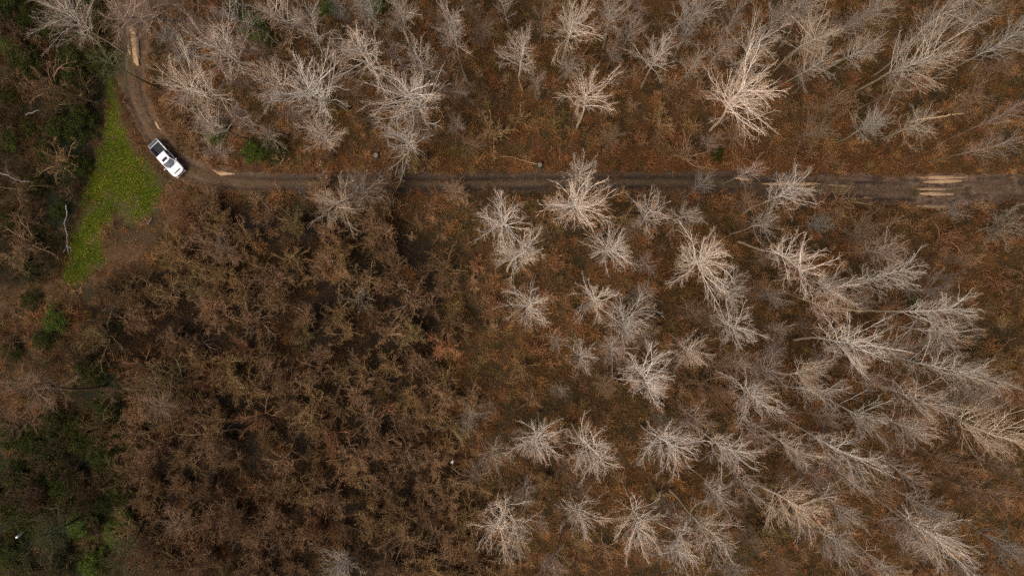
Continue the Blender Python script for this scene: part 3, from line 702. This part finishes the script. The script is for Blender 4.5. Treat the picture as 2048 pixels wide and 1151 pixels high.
M_GLASS = plain('dark_glass', (.012, .013, .015), .08, 0, 4, .1)
M_WIND = plain('windscreen_glass', (.13, .15, .16), .12, 0, 5, .35)
M_RUBBER = plain('tyre_rubber', (.02, .02, .02), .85)
M_RIM = plain('alloy', (.45, .45, .46), .35, .8)
M_CHROME = plain('bumper_chrome', (.6, .6, .6), .25, .8)
M_LAMP = plain('lamp_lens', (.55, .56, .58), .12)
M_REDL = plain('red_lens', (.35, .01, .01), .2)
def bm_mesh(name, verts, faces, parent, mat, bevel=0, smooth=False):
    me = bpy.data.meshes.new(name); me.from_pydata([tuple(v) for v in verts], [], [tuple(f) for f in faces]); me.update()
    me.materials.append(mat); o = bpy.data.objects.new(name, me); COL.objects.link(o); o.parent = parent
    if bevel:
        b = o.modifiers.new('bevel', 'BEVEL'); b.width = bevel; b.segments = 3; b.limit_method = 'ANGLE'; b.angle_limit = R(35)
    if smooth:
        for p in me.polygons: p.use_smooth = True
    return o
def loft(name, rings, parent, mat, bevel=0, cap=True, smooth=False):
    n = len(rings[0]); V = [v for r in rings for v in r]; Fc = []
    for k in range(len(rings) - 1):
        for i in range(n):
            j = (i + 1) % n; Fc.append((k * n + i, k * n + j, (k + 1) * n + j, (k + 1) * n + i))
    if cap: Fc.append(tuple(range(n))[::-1]); Fc.append(tuple((len(rings) - 1) * n + i for i in range(n)))
    return bm_mesh(name, V, Fc, parent, mat, bevel, smooth)
def box(name, x0, x1, y0, y1, z0, z1, parent, mat, bevel=.02):
    return loft(name, [[(x0, y0, z), (x1, y0, z), (x1, y1, z), (x0, y1, z)] for z in (z0, z1)], parent, mat, bevel)
def pickup():
    t = bpy.data.objects.new('pickup_truck', None); COL.objects.link(t)
    tag(t, 'white crew-cab pickup with dark open bed and lowered tailgate on the track bend', 'pickup truck')
    # lower body (doors, wings, bonnet) : plan outline lofted upward, bonnet crowned
    def plan(w, xf, xr, z, zf=None, nose=.42):
        zf = z if zf is None else zf
        fr = [(xf, 0), (xf - .03, .45 * w), (xf - .12, .75 * w), (xf - nose * .75, .95 * w), (xf - nose * 1.5, w)]
        side = [(1.35, w), (.4, w), (-.95, w)]
        half = fr + side
        g = lambda x: z + (zf - z) * max(0, (x - 1.3) / (xf - 1.3))
        L = [(x, y, g(x)) for x, y in half] + [(xr, w, z), (xr, -w, z)] + [(x, -y, g(x)) for x, y in half[::-1] if y > 0]
        return L
    XR = -.95
    body = loft('body', [plan(.93, 2.80, XR, .42), plan(1.0, 2.93, XR, .62), plan(1.01, 2.95, XR, .85, .85), plan(1.0, 2.92, XR, 1.06, .99), plan(.93, 2.80, XR, 1.15, 1.07)], t, M_PAINT, .035)
    # bonnet panel standing a little proud, with the two long creases
    hood = loft('bonnet', [[(1.42, -.74, 1.13), (2.62, -.66, 1.06), (2.74, -.3, 1.065), (2.76, 0, 1.07), (2.74, .3, 1.065), (2.62, .66, 1.06), (1.42, .74, 1.13), (1.38, 0, 1.15)],
                           [(1.42, -.72, 1.165), (2.6, -.63, 1.10), (2.70, -.3, 1.115), (2.72, 0, 1.12), (2.70, .3, 1.115), (2.6, .63, 1.10), (1.42, .72, 1.165), (1.38, 0, 1.19)]], t, M_PAINT, .02)
    box('bonnet_vent', 2.35, 2.51, -.52, .52, 1.05, 1.185, t, M_BLACK, .012)
    # bed: sides, front wall, floor, wheel arches
    for s in (-1, 1):
        loft('bed_side', [[(-2.86, s * .88, z), (-.97, s * .88, z), (-.97, s * w, z), (-2.86, s * w, z)] for z, w in ((.45, .95), (.7, 1.0), (1.10, .99), (1.13, .96))], t, M_PAINT, .012)
        box('bed_rail', -2.84, -.99, s * .93 - .05, s * .93 + .05, 1.131, 1.155, t, M_BLACK if s < 0 else M_PAINT, .008)
        loft('wheel_arch', [[(-2.35, s * .66, z), (-1.55, s * .66, z), (-1.45, s * .879, z), (-2.45, s * .879, z)] for z in (.705, .92)], t, M_LINER, .03)
    box('bed_floor', -2.86, -.97, -.878, .878, .55, .70, t, M_LINER, .01)
    for k in range(9):
        pass
    ribs_v, ribs_f = [], []
    for k in range(11):
        y0 = -.62 + k * .124; n = len(ribs_v)
        for z in (.702, .722):
            ribs_v += [(-2.8, y0 - .025, z), (-1.0, y0 - .025, z), (-1.0, y0 + .025, z), (-2.8, y0 + .025, z)]
        ribs_f += [(n + 4, n + 5, n + 6, n + 7), (n, n + 1, n + 5, n + 4), (n + 2, n + 3, n + 7, n + 6), (n + 1, n + 2, n + 6, n + 5), (n + 3, n, n + 4, n + 7)]
    bm_mesh('bed_ribs', ribs_v, ribs_f, t, M_LINER)
    # lowered tailgate with its white edges
    tg = box('tailgate', -3.42, -2.90, -.86, .86, .72, .80, t, M_PAINT, .015)
    box('tailgate_liner', -3.38, -2.96, -.80, .80, .802, .815, tg, M_SLATE, .004)
    for s in (-1, 1): box('tailgate_edge', -3.42, -2.90, s * .83 - .028, s * .83 + .028, .803, .845, tg, M_PAINT, .006)
    box('tailgate_sill', -2.94, -2.865, -.86, .86, .80, .86, t, M_PAINT, .008)
    box('rear_bumper', -3.06, -2.88, -.90, .90, .42, .62, t, M_CHROME, .03)
    for s in (-1, 1): box('tail_lamp', -2.90, -2.855, s * .93 - .05, s * .93 + .05, .78, 1.06, t, M_REDL, .01)
    # cab
    def ring(x0, x1, w, z, bow=.10):
        return [(x0, -w, z), (x1 - bow, -w, z), (x1 - bow * .3, -w * .55, z), (x1, 0, z), (x1 - bow * .3, w * .55, z), (x1 - bow, w, z), (x0, w, z)]
    cab = loft('cab', [ring(-.95, 1.50, .93, 1.14, .22), ring(-.93, 1.22, .885, 1.36, .2), ring(-.86, .66, .76, 1.80, .14), ring(-.78, .52, .70, 1.86, .12), ring(-.5, .3, .5, 1.89, .1)], t, M_PAINT, .02, True)
    # glazing laid 6 mm proud of the cab
    def pane(name, pts, mat, off):
        n = (Vector(pts[1]) - Vector(pts[0])).cross(Vector(pts[-1]) - Vector(pts[0])).normalized()
        if n.dot(Vector(off)) < 0: n = -n
        o = [tuple(Vector(p) + n * .012) for p in pts]; i = [tuple(Vector(p) - n * .01) for p in pts]
        return loft(name, [i, o], t, mat)
    zz = lambda z: (z - 1.14) / .66
    def sidept(x, z, s):
        if z <= 1.36: w = .93 + (.885 - .93) * (z - 1.14) / .22
        else: w = .885 + (.76 - .885) * (z - 1.36) / .44
        return (x, s * w, z)
    for s in (-1, 1):
        o = pane('side_window', [sidept(-.02, 1.36, s), sidept(.92, 1.36, s), sidept(.46, 1.755, s), sidept(-.02, 1.755, s)], M_GLASS, (0, s, .3))
        o = pane('side_window', [sidept(-.80, 1.36, s), sidept(-.10, 1.36, s), sidept(-.10, 1.755, s), sidept(-.74, 1.755, s)], M_GLASS, (0, s, .3))
        o = pane('side_window', [sidept(-.02, 1.20, s), sidept(1.12, 1.20, s), sidept(.92, 1.352, s), sidept(-.02, 1.352, s)], M_GLASS, (0, s, .3))
        o = pane('side_window', [sidept(-.82, 1.20, s), sidept(-.10, 1.20, s), sidept(-.10, 1.352, s), sidept(-.80, 1.352, s)], M_GLASS, (0, s, .3))
        m = loft('door_mirror', [[(1.02, s * 1.0, z), (1.16, s * 1.02, z), (1.13, s * 1.25, z), (1.03, s * 1.25, z)] for z in (1.17, 1.37)], t, M_PAINT, .03)
        loft('mirror_arm', [[(1.06, s * .90, z), (1.13, s * .90, z), (1.13, s * 1.01, z), (1.06, s * 1.01, z)] for z in (1.20, 1.25)], m, M_BLACK)
        loft('door_handle', [[(x, s * 1.005, z), (x + .18, s * 1.005, z), (x + .18, s * 1.035, z), (x, s * 1.035, z)] for z in (.98, 1.01) for x in (0,)], t, M_CHROME)
        loft('headlight', [[(2.62, s * .70, z), (2.76, s * .62, z), (2.70, s * .86, z), (2.50, s * .965, z)] for z in (.86, 1.062)], t, M_LAMP, .01)
    # windscreen follows the bowed front faces (two rows of panels in one mesh)
    def fr(x, w, z, bow): return [(x - bow, -w, z), (x - bow * .3, -w * .55, z), (x, 0, z), (x - bow * .3, w * .55, z), (x - bow, w, z)]
    rows_ = [fr(1.47, .80, 1.165, .21), fr(1.235, .79, 1.36, .20), fr(.70, .68, 1.785, .14)]
    up = Vector((.62, 0, .78)) * .012; V = []; Fc = []
    for r_ in rows_: V += [tuple(Vector(p) + up) for p in r_]
    for k in range(2):
        for i in range(4): Fc.append((k * 5 + i, k * 5 + i + 1, k * 5 + i + 6, k * 5 + i + 5))
    ws = bm_mesh('windscreen', V, Fc, t, M_WIND)
    for y in (-.55, .05):
        loft('wiper', [[(1.44, y, 1.19 + z), (1.47, y, 1.19 + z), (1.27, y + .52, 1.37 + z), (1.24, y + .52, 1.37 + z)] for z in (0, .02)], ws, M_BLACK)
    box('sunroof', .02, .44, -.44, .44, 1.868, 1.893, t, M_GLASS, .008)
    pane('rear_window', [(-.925, -.72, 1.40), (-.925, .72, 1.40), (-.868, .62, 1.76), (-.868, -.62, 1.76)], M_GLASS, (-1, 0, .1))
    box('front_bumper', 2.80, 3.00, -.86, .86, .42, .66, t, M_PAINT, .05)
    box('grille', 2.86, 2.965, -.52, .52, .68, .96, t, M_BLACK, .02)
    for x in (-1.95, 1.95):
        for s in (-1, 1):
            n = 24
            w = loft('wheel', [[(x + r_ * math.cos(a * 2 * math.pi / n), s * y, .41 + r_ * math.sin(a * 2 * math.pi / n)) for a in range(n)] for r_, y in ((.30, .70), (.39, .72), (.41, .76), (.41, .94), (.385, .985), (.27, 1.0))], t, M_RUBBER, 0, True, True)
            loft('rim', [[(x + r_ * math.cos(a * 2 * math.pi / n), s * y, .41 + r_ * math.sin(a * 2 * math.pi / n)) for a in range(n)] for r_, y in ((.26, 1.002), (.20, 1.02), (.06, 1.015))], w, M_RIM)
    a = W(332.3, 317.8, 1.0); t.rotation_euler = (0, 0, R(-47.7))
    ca, sa = math.cos(R(-47.7)), math.sin(R(-47.7))
    wz = ground_z(np.array([a.x + ca * x - sa * y for x in (-1.95, 1.95) for y in (-.85, .85)]), np.array([a.y + sa * x + ca * y for x in (-1.95, 1.95) for y in (-.85, .85)]))
    t.location = (a.x, a.y, float(wz.mean()) + .02)
pickup()

# ------------------------------------------------------------------ dead wood, stumps and the odd bright scrap
M_DEAD = plain('weathered_wood', (.15, .135, .12), .8, 0, 5, .5)
M_BIRCH = plain('birch_bark', (.24, .23, .22), .7, 0, 3.5, .8)
M_SPLIT = plain('split_wood', (.42, .27, .12), .75, 0, 4, .2)
M_DARKWOOD = plain('rotten_wood', (.035, .035, .022), .9, 0, 6, .5)
M_CUT = plain('sawn_wood', (.16, .14, .09), .85, 0, 9, .4)
def curve_log(name, pix, zs, r0, r1, mat, label, cat, forks=(), group=None):
    """a trunk lying along plan points; forks: (start index, plan points)"""
    root = bpy.data.objects.new(name, None); COL.objects.link(root); base = W(*pix[0]); root.location = (base.x, base.y, 0)
    def tube(nm, pp, zz, a, b):
        q = np.array([list(W(x, y, z) - root.location) for (x, y), z in zip(pp, zz)])
        s = np.linspace(0, len(q) - 1, len(q) * 4 - 3); q = np.stack([np.interp(s, np.arange(len(q)), q[:, k]) for k in range(3)], 1)
        q[1:-1] += np.random.default_rng(len(pp) + abs(int(pp[0][0]))).normal(0, .045, q[1:-1].shape)
        V, f, l = tubes(q[None], [a], [b], 7, 0); n = len(V)
        me = np_mesh(nm, V, [f, np.arange(6, -1, -1)[None], np.arange(n - 7, n)[None]], {'lvl': l}, True); return link(nm, me, root, [mat])
    tube('stem', pix, zs, r0, r1)
    for i, pp in forks: tube('limb', [pix[i]] + pp, [zs[i]] + [zs[i] * .9 + .25] * len(pp), (r0 + r1) * .36, .03)
    tag(root, label, cat, group); return root
gzp = lambda x, y: float(ground_z(np.array([W(x, y).x]), np.array([W(x, y).y]))[0])
curve_log('fallen_trunk', [(132, 408), (134, 425), (129, 446), (134, 470), (134, 490), (138, 508)], [2.6, 2.3, 2.0, 1.7, 1.4, 1.2], .07, .03, M_BIRCH,
          'thin white birch trunk lying crooked at the edge of the green grass', 'fallen tree', [(4, [(130, 498), (128, 505)]), (4, [(141, 496), (145, 501)])], 'fallen trunks')
curve_log('fallen_trunk', [(-30, 340), (0, 345), (18, 351), (30, 359), (44, 363), (62, 363)], [3.0] * 6, .12, .05, M_DEAD,
          'twisted bleached dead branch low on the left edge', 'fallen tree', [(2, [(13, 340), (12, 332)]), (3, [(34, 354), (30, 363), (25, 366)])], 'fallen trunks')
curve_log('fallen_trunk', [(52, 230), (60, 226), (70, 223), (80, 220)], [2.5] * 4, .10, .05, M_DEAD, 'short bleached dead branch above the twisted one on the left', 'fallen tree', [], 'fallen trunks')
curve_log('fallen_trunk', [(1074, 328.5), (1058, 324), (1040, 319), (1022, 314), (1004, 309)], [.7, .6, .5, .4, .3], .06, .02, M_SPLIT,
          'thin snapped tan trunk lying beside its dark stump above the track', 'fallen tree', [(3, [(1010, 313), (998, 314)])], 'fallen trunks')
curve_log('fallen_trunk', [(752, 223), (764, 227), (778, 233)], [.3, .3, .3], .11, .07, M_SPLIT, 'short orange broken log in the leaves of the upper stand', 'fallen tree', [], 'fallen trunks')
curve_log('fallen_trunk', [(1674, 193), (1680, 187), (1687, 179)], [1, 1.2, 1.4], .07, .03, M_SPLIT, 'short yellow broken pole in the upper right stand', 'fallen tree', [], 'fallen trunks')
curve_log('fallen_trunk', [(296, 448), (300, 441), (303, 436)], [.25, .28, .3], .13, .08, M_DEAD, 'short pale log on bare earth below the grass', 'fallen tree', [], 'fallen trunks')
curve_log('fallen_trunk', [(1927, 227), (1900, 230), (1860, 236), (1820, 243)], [1.4, 1.5, 1.2, .8], .12, .10, M_SPLIT, 'long pale leaning pole ending in the brush at right', 'fallen tree', [], 'fallen trunks')
def stump(px, py, r, h, label, jag):
    root = bpy.data.objects.new('tree_stump', None); COL.objects.link(root); w = W(px, py, h); root.location = (w.x, w.y, gzp(px, py))
    n = 14; rg = random.Random(abs(int(px))); rr = [r * rg.uniform(.88, 1.1) for _ in range(n)]
    ring = lambda k, z, j=0: [(rr[a] * k * math.cos(a * 6.2832 / n), rr[a] * k * math.sin(a * 6.2832 / n), z + (rg.uniform(0, j) if j else 0)) for a in range(n)]
    loft('bark', [ring(1.7, -.1), ring(1.25, .12), ring(1.02, h * .5), ring(1, h, jag)], root, M_DARKWOOD, 0, False, True)
    loft('cut_face', [ring(.93, h - .08), ring(.90, h - .02)], root, M_CUT)
    tag(root, label, 'tree stump'); return root
stump(751, 310, .38, .5, 'round dark tree stump standing alone above the track', .03)
stump(1079, 330, .42, .9, 'jagged black stump at the end of the snapped tan trunk', .35)
def scrap(px, py, sx, sy, rot, label, z=.3):
    root = bpy.data.objects.new('plastic_tub', None); COL.objects.link(root); w = W(px, py, z); root.location = (w.x, w.y, gzp(px, py) + .03); root.rotation_euler = (.1, .08, rot)
    M = bpy.data.materials.get('white_plastic') or plain('white_plastic', (.78, .75, .72), .5, 0, 5, .08)
    loft('tub', [[(-sx * k, -sy * k, zz), (sx * k, -sy * k, zz), (sx * k, sy * k, zz), (-sx * k, sy * k, zz)] for k, zz in ((.85, 0), (.95, z * .7), (1.04, z * .72), (1.04, z * .8))], root, M, .03)
    loft('lid', [[(-sx * k, -sy * k, zz), (sx * k, -sy * k, zz), (sx * k, sy * k, zz), (-sx * k, sy * k, zz)] for k, zz in ((1.0, z * .81), (1.0, z * .9), (.8, z))], root, M, .02)
    tag(root, label, 'container')
scrap(904.5, 923.3, .17, .27, R(-28), 'small white container lying in the leaves between thicket and pale trees')
scrap(31, 1071.5, .20, .13, R(20), 'small white container in the dark corner at lower left', 2.0)
